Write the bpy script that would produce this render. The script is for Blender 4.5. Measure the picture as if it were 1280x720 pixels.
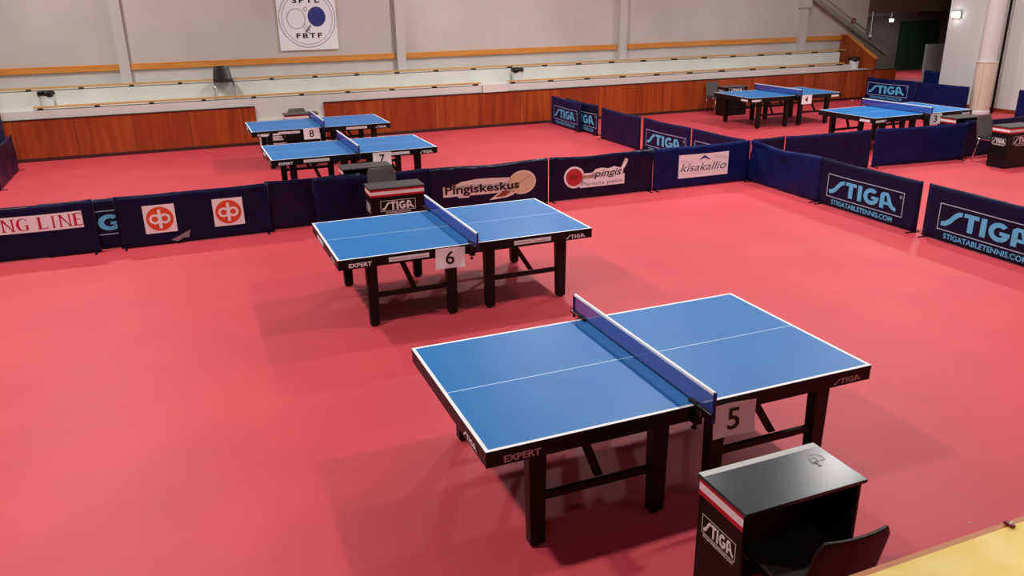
import bpy, bmesh, math, random
from mathutils import Vector, Matrix, Euler
for o in list(bpy.data.objects): bpy.data.objects.remove(o)
S = bpy.context.scene
COL = S.collection
random.seed(7)
PI = math.pi

# ------------------------------------------------------------------ camera
cd = bpy.data.cameras.new('camera'); cam = bpy.data.objects.new('camera', cd); COL.objects.link(cam)
cam.location = (-2.632, -4.348, 3.082)
cam.rotation_euler = Euler((1.225, 0.016, -0.386), 'XYZ')
cd.sensor_width = 36.0; cd.lens = 998.458 / 1280 * 36.0; cd.clip_start = 0.05; cd.clip_end = 200
S.camera = cam
# ------------------------------------------------------------------ exposure, world
S.view_settings.view_transform = 'Standard'; S.view_settings.look = 'None'
S.view_settings.gamma = 1; S.view_settings.use_curve_mapping = False
S.view_settings.exposure = 0.0
W = bpy.data.worlds.new('world'); S.world = W; W.use_nodes = True
W.node_tree.nodes['Background'].inputs[0].default_value = (1, .97, .94, 1)
W.node_tree.nodes['Background'].inputs[1].default_value = 0.05
# ------------------------------------------------------------------ hall lamps (high bays under the ceiling)
def lamp(x, y, e, z=6.95, s=0.45, spread=168):
    l = bpy.data.lights.new('hall_light', 'AREA'); l.shape = 'DISK'; l.size = s; l.energy = e
    l.color = (1.0, .97, .94); l.spread = math.radians(spread)
    o = bpy.data.objects.new('hall_light', l); o.location = (x, y, z); COL.objects.link(o)
for (x, y, e) in [(-5, .7, 280), (4.7, .7, 262), (-5, 7, 275), (4.7, 7, 254), (8.4, 6, 180), (14, .7, 160), (13.2, 8.6, 260),
                  (-5, 12.6, 265), (4.7, 12.6, 265), (12.6, 12.9, 90), (-4.5, -5.4, 32), (4.5, -5.4, 32)]:
    lamp(x, y, e)
lamp(-1.2, -4.1, 2.3, 4.4, .3, 50)   # unseen lamp added to brighten the gallery rail below

def spot(x, y, z, e, r=.06):
    l = bpy.data.lights.new('lamp_light', 'POINT'); l.energy = e; l.shadow_soft_size = r; l.color = (1, .98, .94)
    o = bpy.data.objects.new('lamp_light', l); o.location = (x, y, z); COL.objects.link(o)
lamp(24.5, 20, 40, 2.58, .3, 170)   # unseen lamp added under the soffit to lift the dark recess

# ------------------------------------------------------------------ materials
def lin(c): return tuple((v / 255 / 12.92 if v / 255 <= .04045 else ((v / 255 + .055) / 1.055) ** 2.4) for v in c)
M = {}
def mat(name, rgb, rough=.5, metal=0, spec=.5, srgb=True):
    m = bpy.data.materials.new(name); m.use_nodes = True
    b = m.node_tree.nodes['Principled BSDF']
    c = lin(rgb) if srgb else rgb
    b.inputs['Base Color'].default_value = (*c, 1); b.inputs['Roughness'].default_value = rough
    b.inputs['Metallic'].default_value = metal; b.inputs['Specular IOR Level'].default_value = spec
    M[name] = m; return m
def noisy(name, c1, c2, scale=(1, 1, 1), nscale=3, rough=.5, spec=.5, detail=4, bump=0, bscale=60, dist=0.0, lo=.35, hi=.65):
    m = mat(name, c1, rough, 0, spec); nt = m.node_tree; N = nt.nodes; Lk = nt.links; b = N['Principled BSDF']
    tc = N.new('ShaderNodeTexCoord'); mp = N.new('ShaderNodeMapping'); mp.inputs['Scale'].default_value = scale
    nz = N.new('ShaderNodeTexNoise'); nz.inputs['Scale'].default_value = nscale; nz.inputs['Detail'].default_value = detail
    nz.inputs['Distortion'].default_value = dist
    rp = N.new('ShaderNodeValToRGB'); rp.color_ramp.elements[0].position = lo; rp.color_ramp.elements[1].position = hi
    rp.color_ramp.elements[0].color = (*lin(c1), 1); rp.color_ramp.elements[1].color = (*lin(c2), 1)
    Lk.new(tc.outputs['Object'], mp.inputs['Vector']); Lk.new(mp.outputs['Vector'], nz.inputs['Vector'])
    Lk.new(nz.outputs['Fac'], rp.inputs['Fac']); Lk.new(rp.outputs['Color'], b.inputs['Base Color'])
    if bump:
        n2 = N.new('ShaderNodeTexNoise'); n2.inputs['Scale'].default_value = bscale
        bp = N.new('ShaderNodeBump'); bp.inputs['Strength'].default_value = bump; bp.inputs['Distance'].default_value = .01
        Lk.new(tc.outputs['Object'], n2.inputs['Vector']); Lk.new(n2.outputs['Fac'], bp.inputs['Height']); Lk.new(bp.outputs['Normal'], b.inputs['Normal'])
    return m
noisy('floor', (201, 62, 74), (210, 68, 80), nscale=.9, rough=.57, spec=.55, bump=.04, bscale=40)
noisy('wall', (196, 190, 184), (206, 200, 194), nscale=.7, rough=.7, spec=.3)
mat('pier', (232, 236, 238), .6)
noisy('concrete', (214, 212, 202), (222, 221, 212), nscale=1.5, rough=.6, spec=.3)
mat('post_paint', (200, 196, 190), .5)
mat('ceiling', (118, 120, 122), .8); mat('hall_side', (92, 90, 88), .8)
def wood(name, c1, c2, c3, planks=1.15, rough=.32):
    m = noisy(name, c1, c2, scale=(3.2, 3.2, .28), nscale=1.6, rough=rough, detail=8, dist=1.1, lo=.3, hi=.7)
    nt = m.node_tree; N = nt.nodes; Lk = nt.links; b = N['Principled BSDF']
    tc = N['Texture Coordinate']; sx = N.new('ShaderNodeSeparateXYZ'); Lk.new(tc.outputs['Object'], sx.inputs[0])
    ad = N.new('ShaderNodeMath'); ad.operation = 'ADD'; Lk.new(sx.outputs['X'], ad.inputs[0]); Lk.new(sx.outputs['Y'], ad.inputs[1])
    dv = N.new('ShaderNodeMath'); dv.operation = 'DIVIDE'; Lk.new(ad.outputs[0], dv.inputs[0]); dv.inputs[1].default_value = planks
    fl = N.new('ShaderNodeMath'); fl.operation = 'FLOOR'; Lk.new(dv.outputs[0], fl.inputs[0])
    wn = N.new('ShaderNodeTexWhiteNoise'); wn.noise_dimensions = '1D'; Lk.new(fl.outputs[0], wn.inputs['W'])
    mx = N.new('ShaderNodeMix'); mx.data_type = 'RGBA'; mx.inputs[7].default_value = (*lin(c3), 1)
    ml = N.new('ShaderNodeMath'); ml.operation = 'MULTIPLY'; ml.inputs[1].default_value = .55; Lk.new(wn.outputs['Value'], ml.inputs[0])
    Lk.new(ml.outputs[0], mx.inputs[0]); Lk.new(N['Color Ramp'].outputs['Color'], mx.inputs[6]); 
    fr = N.new('ShaderNodeMath'); fr.operation = 'FRACT'; Lk.new(dv.outputs[0], fr.inputs[0])
    gt = N.new('ShaderNodeMath'); gt.operation = 'LESS_THAN'; gt.inputs[1].default_value = .012; Lk.new(fr.outputs[0], gt.inputs[0])
    m2 = N.new('ShaderNodeMix'); m2.data_type = 'RGBA'; m2.inputs[7].default_value = (.10, .028, .008, 1)
    Lk.new(gt.outputs[0], m2.inputs[0]); Lk.new(mx.outputs[2], m2.inputs[6]); Lk.new(m2.outputs[2], b.inputs['Base Color'])
    return m
wood('red_wood', (136, 52, 16), (186, 88, 36), (128, 42, 16))
mat('wood_edge', (60, 24, 12), .5)
noisy('honey_wood', (206, 130, 52), (222, 152, 72), scale=(.4, 6, 6), nscale=3, rough=.4)
noisy('seat_wood', (192, 148, 88), (208, 166, 104), scale=(.4, 6, 6), nscale=3, rough=.4)
noisy('rail_wood', (244, 202, 84), (250, 218, 120), scale=(5, 5, 5), nscale=2.4, rough=.5, detail=3)
mat('rail_edge', (196, 120, 60), .5)
mat('black_steel', (13, 11, 11), .45, 0, .3)
mat('black', (14, 12, 12), .5)
mat('bracket', (22, 20, 18), .5)
noisy('table_blue', (32, 121, 194), (36, 125, 198), nscale=2, rough=.42, spec=.36)
mat('line_white', (252, 253, 255), .45)
mat('line_thin', (196, 234, 250), .45)
mat('net_post', (20, 24, 92), .4)
mat('net_cord', (14, 18, 70), .5)
mat('silver', (190, 190, 192), .3, 1)
mat('chrome', (225, 225, 228), .12, 1)
mat('white_print', (232, 232, 232), .5)
mat('grey_print', (186, 180, 178), .5)
mat('paper', (248, 248, 250), .5)
mat('ink', (18, 14, 18), .5)
mat('ink_grey', (120, 116, 124), .5)
mat('ink_violet', (92, 84, 120), .5)
mat('stiga_blue', (96, 204, 250), .45)
mat('frame_blue', (176, 206, 240), .45)
mat('band_red', (190, 22, 40), .4)
mat('band_white', (238, 232, 232), .45)
mat('orange_red', (226, 84, 40), .5)
mat('line_crimson', (196, 24, 64), .5)
mat('navy_mark', (28, 44, 120), .5)
mat('poster_blue', (46, 50, 132), .5)
mat('poster', (244, 244, 248), .5)
mat('outline_grey', (150, 150, 160), .5)
mat('beige', (222, 200, 160), .5)
mat('beige_line', (176, 150, 110), .5)
mat('sticker_cream', (236, 224, 214), .5)
mat('rust', (150, 66, 48), .5)
mat('paddle_red', (186, 44, 52), .5)
mat('paddle_dark', (120, 24, 36), .5)
mat('tape_grey', (140, 136, 140), .35)
mat('shell_black', (40, 36, 34), .28)
mat('shell_brown', (26, 21, 17), .45, 0, .25)
mat('shell_grey', (88, 84, 82), .35)
mat('desk_black', (12, 10, 10), .45, 0, .3)
mat('desk_top', (64, 64, 64), .38)
mat('desk_top_gloss', (44, 55, 60), .24, 0, .55)
mat('pale_strip', (196, 196, 194), .4)
mat('bag_black', (16, 15, 16), .3)
mat('bin_white', (226, 226, 226), .4)
mat('pad_cream', (222, 214, 190), .55)
mat('column_paint', (226, 228, 226), .5)
mat('dark_steel', (150, 148, 144), .45)
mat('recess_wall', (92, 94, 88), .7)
mat('green_door', (26, 58, 44), .5)
mat('soffit', (112, 86, 70), .7)
mat('beam_paint', (150, 148, 142), .6)
mat('board', (196, 206, 200), .4)
mat('ball', (246, 246, 244), .4)
mat('exit_red', (150, 60, 50), .5)
mat('curtain', (24, 26, 74), .6)
def cloth(name, c, rough=.38, spec=.12, bs=.3):
    m = noisy(name, c, tuple(min(255, v + 5) for v in c), nscale=4, rough=rough, spec=spec)
    nt = m.node_tree; N = nt.nodes; b = N['Principled BSDF']
    tc = N['Texture Coordinate']; n2 = N.new('ShaderNodeTexNoise'); n2.inputs['Scale'].default_value = 3.2; n2.inputs['Detail'].default_value = 3; n2.inputs['Distortion'].default_value = 1.2
    bp = N.new('ShaderNodeBump'); bp.inputs['Strength'].default_value = bs; bp.inputs['Distance'].default_value = .06
    nt.links.new(tc.outputs['Object'], n2.inputs['Vector']); nt.links.new(n2.outputs['Fac'], bp.inputs['Height']); nt.links.new(bp.outputs['Normal'], b.inputs['Normal'])
cloth('cloth_dark', (17, 20, 54)); cloth('cloth_shiny', (14, 17, 46), .26, .22, .45); cloth('cloth_navy', (16, 26, 82)); cloth('cloth_violet', (22, 22, 66))
def glow(name, rgb, s):
    m = bpy.data.materials.new(name); m.use_nodes = True; nt = m.node_tree
    b = nt.nodes['Principled BSDF']; b.inputs['Emission Color'].default_value = (*rgb, 1); b.inputs['Emission Strength'].default_value = s
    M[name] = m
glow('lamp_glow', (1, .98, .94), 14)
def net_mat():
    m = bpy.data.materials.new('net'); m.use_nodes = True; nt = m.node_tree; N = nt.nodes
    b = N['Principled BSDF']; b.inputs['Base Color'].default_value = (*lin((52, 76, 178)), 1); b.inputs['Roughness'].default_value = .7
    t = N.new('ShaderNodeBsdfTransparent'); mx = N.new('ShaderNodeMixShader'); mx.inputs[0].default_value = .55
    nt.links.new(t.outputs[0], mx.inputs[1]); nt.links.new(b.outputs[0], mx.inputs[2]); nt.links.new(mx.outputs[0], N['Material Output'].inputs[0])
    M['net'] = m
net_mat()

# ------------------------------------------------------------------ mesh helpers
class MB:
    def __init__(s): s.v = []; s.f = []; s.m = []
    def add(s, vs, fs, m=0):
        n = len(s.v); s.v += [tuple(p) for p in vs]
        for f in fs: s.f.append([i + n for i in f]); s.m.append(m)
        return s
    def box(s, x0, x1, y0, y1, z0, z1, m=0):
        v = [(x, y, z) for z in (z0, z1) for y in (y0, y1) for x in (x0, x1)]
        return s.add(v, [(0, 2, 3, 1), (4, 5, 7, 6), (0, 1, 5, 4), (2, 6, 7, 3), (0, 4, 6, 2), (1, 3, 7, 5)], m)
    def taper(s, cx, cy, z0, z1, w0, d0, w1, d1, m=0):
        v = [(cx + sx * w, cy + sy * d, z) for (z, w, d) in ((z0, w0 / 2, d0 / 2), (z1, w1 / 2, d1 / 2)) for sy in (-1, 1) for sx in (-1, 1)]
        return s.add(v, [(0, 2, 3, 1), (4, 5, 7, 6), (0, 1, 5, 4), (2, 6, 7, 3), (0, 4, 6, 2), (1, 3, 7, 5)], m)
    def prism(s, pts, axis, a, b, m=0):
        # pts 2D polygon, extruded along axis between a and b
        def P(p, t): return {'x': (t, p[0], p[1]), 'y': (p[0], t, p[1]), 'z': (p[0], p[1], t)}[axis]
        n = len(pts); v = [P(p, a) for p in pts] + [P(p, b) for p in pts]
        f = [tuple(range(n)), tuple(range(2 * n - 1, n - 1, -1))] + [(i, n + i, n + (i + 1) % n, (i + 1) % n) for i in range(n)]
        return s.add(v, f, m)
    def tube(s, pts, r, n=8, m=0, cap=True):
        pts = [Vector(p) for p in pts]; rings = []; up = None
        for i, p in enumerate(pts):
            d = (pts[min(i + 1, len(pts) - 1)] - pts[max(i - 1, 0)]).normalized()
            if up is None: up = Vector((0, 0, 1)) if abs(d.z) < .9 else Vector((1, 0, 0))
            a = d.cross(up).normalized(); b = a.cross(d).normalized(); up = b
            rr = r[i] if isinstance(r, (list, tuple)) else r
            rings.append([p + (a * math.cos(t) + b * math.sin(t)) * rr for t in [2 * PI * k / n for k in range(n)]])
        v = [q for R in rings for q in R]; f = []
        for i in range(len(pts) - 1):
            for k in range(n): f.append((i * n + k, i * n + (k + 1) % n, (i + 1) * n + (k + 1) % n, (i + 1) * n + k))
        if cap: f += [tuple(range(n - 1, -1, -1)), tuple((len(pts) - 1) * n + k for k in range(n))]
        return s.add(v, f, m)
    def lathe(s, prof, cx=0, cy=0, n=32, m=0, cap=True):
        v = [(cx + r * math.cos(2 * PI * k / n), cy + r * math.sin(2 * PI * k / n), z) for r, z in prof for k in range(n)]; f = []
        for i in range(len(prof) - 1):
            for k in range(n): f.append((i * n + k, i * n + (k + 1) % n, (i + 1) * n + (k + 1) % n, (i + 1) * n + k))
        if cap: f += [tuple(range(n - 1, -1, -1)), tuple((len(prof) - 1) * n + k for k in range(n))]
        return s.add(v, f, m)
    def build(s, name, mats, parent=None, bevel=0, smooth=False, seg=2, angle=None, fix=True):
        me = bpy.data.meshes.new(name); me.from_pydata(s.v, [], s.f)
        for m in (mats if isinstance(mats, (list, tuple)) else [mats]): me.materials.append(M[m])
        me.polygons.foreach_set('material_index', s.m)
        if fix:
            bm = bmesh.new(); bm.from_mesh(me); bmesh.ops.recalc_face_normals(bm, faces=bm.faces); bm.to_mesh(me); bm.free()
        if smooth: me.polygons.foreach_set('use_smooth', [True] * len(me.polygons))
        o = bpy.data.objects.new(name, me); COL.objects.link(o)
        if parent is not None: o.parent = parent
        if bevel:
            b = o.modifiers.new('bevel', 'BEVEL'); b.width = bevel; b.segments = seg; b.limit_method = 'ANGLE'; b.angle_limit = math.radians(40)
        return o
def tag(o, label, cat, group=None):
    o['label'] = label; o['category'] = cat
    if group: o['group'] = group
    return o
def thing(name, label, cat, loc=(0, 0, 0), rz=0, group=None):
    o = bpy.data.objects.new(name, None); COL.objects.link(o); o.empty_display_size = .1
    o.location = loc; o.rotation_euler = (0, 0, rz); return tag(o, label, cat, group)
def struct(o): o['kind'] = 'structure'; return o

# ------------------------------------------------------------------ flat lettering
_txt = {}
def text_geo(s, bold=0.0, shear=0.0, spacing=1.0):
    key = (s, bold, shear, spacing)
    if key in _txt: return _txt[key]
    c = bpy.data.curves.new('t', 'FONT'); c.body = s; c.size = 1; c.offset = bold; c.shear = shear; c.space_character = spacing
    c.resolution_u = 3; c.fill_mode = 'FRONT'
    o = bpy.data.objects.new('t', c); COL.objects.link(o); bpy.context.view_layer.update()
    me = bpy.data.meshes.new_from_object(o.evaluated_get(bpy.context.evaluated_depsgraph_get()))
    vs = [(v.co.x, v.co.y) for v in me.vertices]; fs = [tuple(p.vertices) for p in me.polygons]
    bpy.data.objects.remove(o); bpy.data.meshes.remove(me); bpy.data.curves.remove(c)
    x0 = min(v[0] for v in vs); x1 = max(v[0] for v in vs); y0 = min(v[1] for v in vs); y1 = max(v[1] for v in vs)
    _txt[key] = ([((x - x0), (y - y0)) for x, y in vs], fs, x1 - x0, y1 - y0)
    return _txt[key]
class Flat:
    """2-D artwork, later laid onto a face through a mapping (u, v) -> point."""
    def __init__(s): s.v = []; s.f = []; s.m = []
    def poly(s, pts, m=0):
        n = len(s.v); s.v += [tuple(p) for p in pts]; s.f.append(list(range(n, n + len(pts)))); s.m.append(m); return s
    def rect(s, x0, x1, y0, y1, m=0, nx=1):
        for i in range(nx):
            a = x0 + (x1 - x0) * i / nx; b = x0 + (x1 - x0) * (i + 1) / nx
            s.poly([(a, y0), (b, y0), (b, y1), (a, y1)], m)
        return s
    def ring(s, cx, cy, r0, r1, m=0, a0=0, a1=360, n=28, ry=1):
        st = [math.radians(a0 + (a1 - a0) * i / n) for i in range(n + 1)]
        for i in range(n):
            p = [(cx + r * math.cos(t), cy + ry * r * math.sin(t)) for r, t in ((r0, st[i]), (r1, st[i]), (r1, st[i + 1]), (r0, st[i + 1]))]
            s.poly(p if r0 > 1e-6 else p[1:3] + [p[0]], m)
        return s
    def frame(s, x0, x1, y0, y1, t, m=0):
        s.rect(x0, x1, y0, y0 + t, m, 6); s.rect(x0, x1, y1 - t, y1, m, 6); s.rect(x0, x0 + t, y0 + t, y1 - t, m); s.rect(x1 - t, x1, y0 + t, y1 - t, m); return s
    def line(s, pts, w, m=0):
        for (a, b) in zip(pts[:-1], pts[1:]):
            dx, dy = b[0] - a[0], b[1] - a[1]; L = math.hypot(dx, dy); nx, ny = -dy / L * w / 2, dx / L * w / 2
            s.poly([(a[0] - nx, a[1] - ny), (b[0] - nx, b[1] - ny), (b[0] + nx, b[1] + ny), (a[0] + nx, a[1] + ny)], m)
        return s
    def text(s, t, x0, y0, w, h, m=0, bold=0.0, shear=0.0, spacing=1.0):
        vs, fs, tw, th = text_geo(t, bold, shear, spacing); n = len(s.v)
        s.v += [(x0 + x / tw * w, y0 + y / th * h) for x, y in vs]
        for f in fs: s.f.append([i + n for i in f]); s.m.append(m)
        return s
    def shift(s, fn): s.v = [fn(*p) for p in s.v]; return s
    def build(s, name, mats, parent, mp, label=None, local=None):
        me = bpy.data.meshes.new(name); me.from_pydata([tuple(mp(*p)) for p in s.v], [], s.f)
        for m in (mats if isinstance(mats, (list, tuple)) else [mats]): me.materials.append(M[m])
        me.polygons.foreach_set('material_index', s.m)
        o = bpy.data.objects.new(name, me); COL.objects.link(o); o.parent = parent
        if label: o['label'] = label
        return o
def stiga(F, x0, y0, w, h, m=0):
    sx = w / 4.2; sy = h
    def T(pts): return [(x0 + x * sx, y0 + y * sy) for x, y in pts]
    top = [(.0, .24), (.20, .30), (.38, .48), (.56, .76), (.74, .94), (.98, 1.0)]
    bot = [(.0, .0), (.24, .03), (.46, .2), (.66, .5), (.82, .70), (.98, .77)]
    for i in range(5): F.poly(T([bot[i], bot[i + 1], top[i + 1], top[i]]), m)
    F.poly(T([(1.06, .78), (1.76, .78), (1.76, 1), (1.06, 1)]), m); F.poly(T([(1.28, 0), (1.54, 0), (1.54, .78), (1.28, .78)]), m)
    F.poly(T([(1.86, 0), (2.12, 0), (2.12, 1), (1.86, 1)]), m)
    n = 18
    for i in range(n):
        t0 = math.radians(48 + 292 * i / n); t1 = math.radians(48 + 292 * (i + 1) / n)
        F.poly(T([(2.70 + a * math.cos(t), .5 + b * math.sin(t)) for a, b, t in ((.23, .26, t0), (.47, .51, t0), (.47, .51, t1), (.23, .26, t1))]), m)
    F.poly(T([(2.72, .36), (3.16, .36), (3.16, .55), (2.72, .55)]), m)
    F.poly(T([(3.24, 0), (3.49, 0), (3.49, 1), (3.40, 1), (3.24, .86)]), m)
    F.poly(T([(3.49, .80), (3.70, .80), (3.80, .80), (3.68, 1), (3.49, 1)]), m)
    tp = [(3.60, .80), (3.70, .42), (3.84, .16), (4.02, .04), (4.2, .0)]; tq = [(3.80, .80), (3.90, .52), (4.0, .33), (4.1, .24), (4.2, .22)]
    for i in range(4): F.poly(T([tp[i], tp[i + 1], tq[i + 1], tq[i]]), m)
    F.poly(T([(3.49, .26), (3.78, .26), (3.72, .44), (3.49, .44)]), m)
    return F
def front_map(y): return lambda u, v: (u, y, v)

# ------------------------------------------------------------------ the hall
XL, XR, YB, YF, ZC = -9.0, 18.0, -6.5, 16.8, 7.1
struct(MB().box(XL - .2, 31, YB - .2, 23, -.2, 0).build('floor', 'floor'))
struct(MB().box(XL - .2, 31, YB - .2, 23, ZC, ZC + .2).build('ceiling', 'ceiling'))
struct(MB().box(XL - .2, 18.5, YF, YF + .25, 0, ZC).build('wall_back', 'wall'))
struct(MB().box(XL - .2, XL, YB, YF, 0, ZC).build('wall_left', 'hall_side'))
struct(MB().box(XL - .2, 31, YB - .2, YB, 0, ZC).build('wall_front', 'hall_side'))
struct(MB().box(18.0, 18.4, YB, 13.27, 0, ZC).build('wall_right', 'pier'))
struct(MB().box(17.975, 18.0, YB, 13.27, 0, .09).build('baseboard_right', 'red_wood'))
struct(MB().box(18.3, 31, 22, 22.2, 0, ZC).build('wall_recess', 'recess_wall'))
struct(MB().box(30.8, 31, YB, 22, 0, ZC).build('wall_far_right', 'recess_wall'))
struct(MB().box(18.5, 30.8, 17.0, 22, 2.62, 2.85).build('trim_1', 'soffit'))
struct(MB().box(18.5, 30.8, 16.85, 17.0, 2.50, ZC).build('trim_2', 'soffit'))
struct(MB().box(18.5, 22.2, 18.2, 18.5, 2.34, 2.62).build('trim_3', 'beam_paint'))
# raised spectator tiers along the back wall
T1 = MB().box(-9, 16.55, 15.25, 16.0, 0, 1.05); T1.box(16.55, 17.45, 15.25, 16.0, 0, .88)
struct(T1.build('trim_4', 'concrete'))
struct(MB().box(-9, 16.75, 16.0, 16.8, 0, 1.38).build('trim_5', 'concrete'))
struct(MB().box(4.47, 5.14, 15.17, 15.25, .885, 1.075).build('trim_6', 'concrete'))
# red wood facing boards of the tiers, interrupted by an opening
def facing(n, x0, x1):
    m = MB().box(x0, x1, 15.2, 15.25, .0, .86); m.box(x0, x1, 15.19, 15.25, .86, .885, 1); m.box(x0, x1, 15.185, 15.2, 0, .07, 1)
    struct(m.build('trim_%d' % n, ['red_wood', 'wood_edge']))
facing(7, -9, -1.11); facing(8, .46, 18.35)
# low steps in the opening
st = MB().box(-1.09, .44, 15.12, 15.24, 0, .3); st.box(-1.09, .44, 15.17, 15.245, .3, .56)
struct(st.build('trim_9', 'concrete'))
# wooden end wall of the tiers, sloped top
ew = MB().prism([(15.25, 0), (16.8, 0), (16.8, 1.86), (16.5, 1.86), (15.25, 1.2)], 'x', 17.45, 17.52)
ew.prism([(15.23, 1.19), (16.52, 1.865), (16.52, 1.90), (15.23, 1.225)], 'x', 17.42, 17.55, 1)
struct(ew.build('trim_10', ['red_wood', 'honey_wood']))
# orange back boards between the wall posts
xs = [-9, -3.86, -3.64, 2.66, 2.92, 9.18, 9.44, 15.62, 15.95, 17.45]
for k in range(5):
    struct(MB().box(xs[2 * k], xs[2 * k + 1], 16.74, 16.8, 1.70, 1.84).build('trim_%d' % (11 + k), 'honey_wood', bevel=.006))
for k, x in enumerate((-3.75, 2.79, 9.31, 15.78)):
    m = MB().box(x - .11, x + .11, 16.62, 16.8, 1.38, ZC)
    if k == 3: m.box(x - .16, x + .17, 16.56, 16.8, 2.72, 3.3)
    struct(m.build('trim_%d' % (16 + k), 'post_paint'))
# grey stair stringer on the back wall with its handrail
sg = MB().prism([(15.9, 3.0), (19.3, 1.16), (19.5, 1.12), (19.5, 1.2), (16.1, 3.05)], 'y', 16.60, 16.72)
sg.tube([(16.2, 16.55, 3.1), (19.5, 16.55, 1.28)], .025)
tag(sg.build('stair_stringer', 'dark_steel'), 'grey sloping steel stair stringer above the wooden end wall of the stand', 'stair')
# green door, board, lamps and fittings in the dark recess
dr = MB().box(25.5, 27.7, 21.93, 22, 0, 2.0); struct(dr.build('door_1', 'green_door'))
tag(MB().box(21.55, 22.35, 16.98, 17.04, .45, 1.38).box(21.52, 22.38, 16.99, 17.05, .42, 1.41).box(21.54, 21.58, 16.98, 17.04, 0, .45).box(22.32, 22.36, 16.98, 17.04, 0, .45).build('notice_board', 'board'),
    'pale board standing in the dark recess beside the white wall edge', 'board')
t = thing('recess_lamp', 'small glowing white lamp under the dark brown soffit of the recess', 'lamp', (19.85, 17.1, 2.24))
MB().box(-.06, .06, -.03, .03, -.04, .04).build('lamp_glass', 'lamp_glow', t); spot(19.85, 16.95, 2.15, 5)
MB().box(-.075, .075, -.02, .1, .04, .06).build('housing', 'dark_steel', t)
MB().box(-.02, .02, .02, .06, .06, .385).build('bracket', 'dark_steel', t)
t = thing('wall_lamp', 'square glowing lamp fixed on the white wall left of the round column', 'lamp', (17.98, 13.0, 2.49))
MB().box(-.09, -.03, -.10, .10, -.06, .06).build('lamp_glass', 'lamp_glow', t); MB().box(-.03, .02, -.13, .13, -.08, .1).build('housing', 'dark_steel', t)
t = thing('hanging_camera', 'small white device hanging on a thin pole above the stair', 'camera', (18.4, 16.5, 1.80))
MB().lathe([(.01, -.05), (.055, -.04), (.06, 0), (.05, .04), (.01, .05)], n=16).build('device', 'bin_white', t, smooth=True)
MB().tube([(0, 0, .04), (0, 0, .75)], .015).build('pole', 'column_paint', t)
tag(MB().box(17.82, 17.98, 16.77, 16.8, 2.2, 2.36).build('wall_sign', 'exit_red'), 'tiny reddish sign on the grey wall above the stair', 'sign')
# padded round column
t = thing('padded_column', 'round white column with cream protective pad and white base ring', 'column', (17.27, 11.25, 0))
MB().lathe([(.22, 0), (.22, 2), (.22, 4), (.22, ZC)], n=40, cap=False).build('shaft', 'column_paint', t, smooth=True)
pd = MB().lathe([(.242, .1), (.248, .12), (.248, 1.31), (.242, 1.33)], n=40)
pd.box(-.25 * .9 - .012, -.25 * .9 + .03, -.125, -.095, .1, 1.33)
pd.build('pad', 'pad_cream', t, smooth=False)
MB().lathe([(.275, 0), (.275, .05), (.258, .10), (.24, .11)], n=40).build('base_ring', 'bin_white', t)
MB().lathe([(.24, 1.33), (.265, 1.335), (.265, 1.365), (.22, 1.37)], n=40).build('top_ring', 'bin_white', t)
tag(MB().tube([(17.55, 11.08, 0), (17.55, 11.08, ZC)], .032, 12).build('column_shadow_strip', 'black_steel', smooth=True), 'thin dark strip standing in for the shadow between round column and white wall', 'shadow')  # dark tube stands in for the shadow line beside the column

# ------------------------------------------------------------------ bench planks on the tiers
def bench(x0, x1, y, z, label):
    t = thing('bench_plank', label, 'bench', ((x0 + x1) / 2, y, z), 0, 'spectator benches')
    L = (x1 - x0) / 2
    MB().box(-L, L, 0, .20, .045, .075).build('plank', 'seat_wood', t, bevel=.004)
    x = -L + .12
    n = max(2, round((2 * L) / .98)); 
    for i in range(n):
        xx = -L + .12 + (2 * L - .24) * i / (n - 1)
        m = MB().box(xx - .045, xx + .045, .01, .18, 0, .045)
        m.build('bracket', 'bracket', t)
bench(-5.56, 4.46, 15.27, 1.05, 'long pale plank bench on the lower tier, left of its gap')
bench(5.24, 16.3, 15.27, 1.05, 'long pale plank bench on the lower tier, right of its gap')
bench(-8.9, 17.0, 16.03, 1.38, 'unbroken plank bench on the upper tier below the orange boards')

# ------------------------------------------------------------------ round emblem poster on the wall
t = thing('emblem_poster', 'square white poster with a round table tennis emblem on the grey wall', 'poster', (.5, 16.75, 2.0))
MB().box(-.71, .71, 0, .03, 0, 1.43).build('sheet', 'poster', t)
F = Flat(); F.ring(0, .74, .668, .685, 0, n=64); F.ring(0, .74, .60, .612, 0, n=64)
F.text('SPTL', -.33, 1.10, .66, .13, 1, bold=.03, spacing=1.35); F.text('FBTF', -.30, .28, .62, .12, 1, bold=.03, spacing=1.35)
F.build('emblem_ring', ['outline_grey', 'ink'], t, front_map(-.004))
F = Flat(); F.ring(.23, .78, 0, .215, 0, n=40, ry=1.08); F.line([(.07, .58), (-.06, .43)], .05, 1)
F.build('blue_paddle', ['poster_blue', 'outline_grey'], t, front_map(-.006))
F = Flat(); F.ring(-.27, .74, .21, .222, 0, n=40, ry=1.08); F.ring(-.03, .96, .035, .05, 0, n=18)
F.line([(-.13, .57), (-.02, .42)], .012); F.line([(-.08, .61), (.04, .46)], .012); F.ring(0, .44, .03, .042, 0, n=14)
F.build('outlined_paddle', 'outline_grey', t, front_map(-.006))

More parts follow.
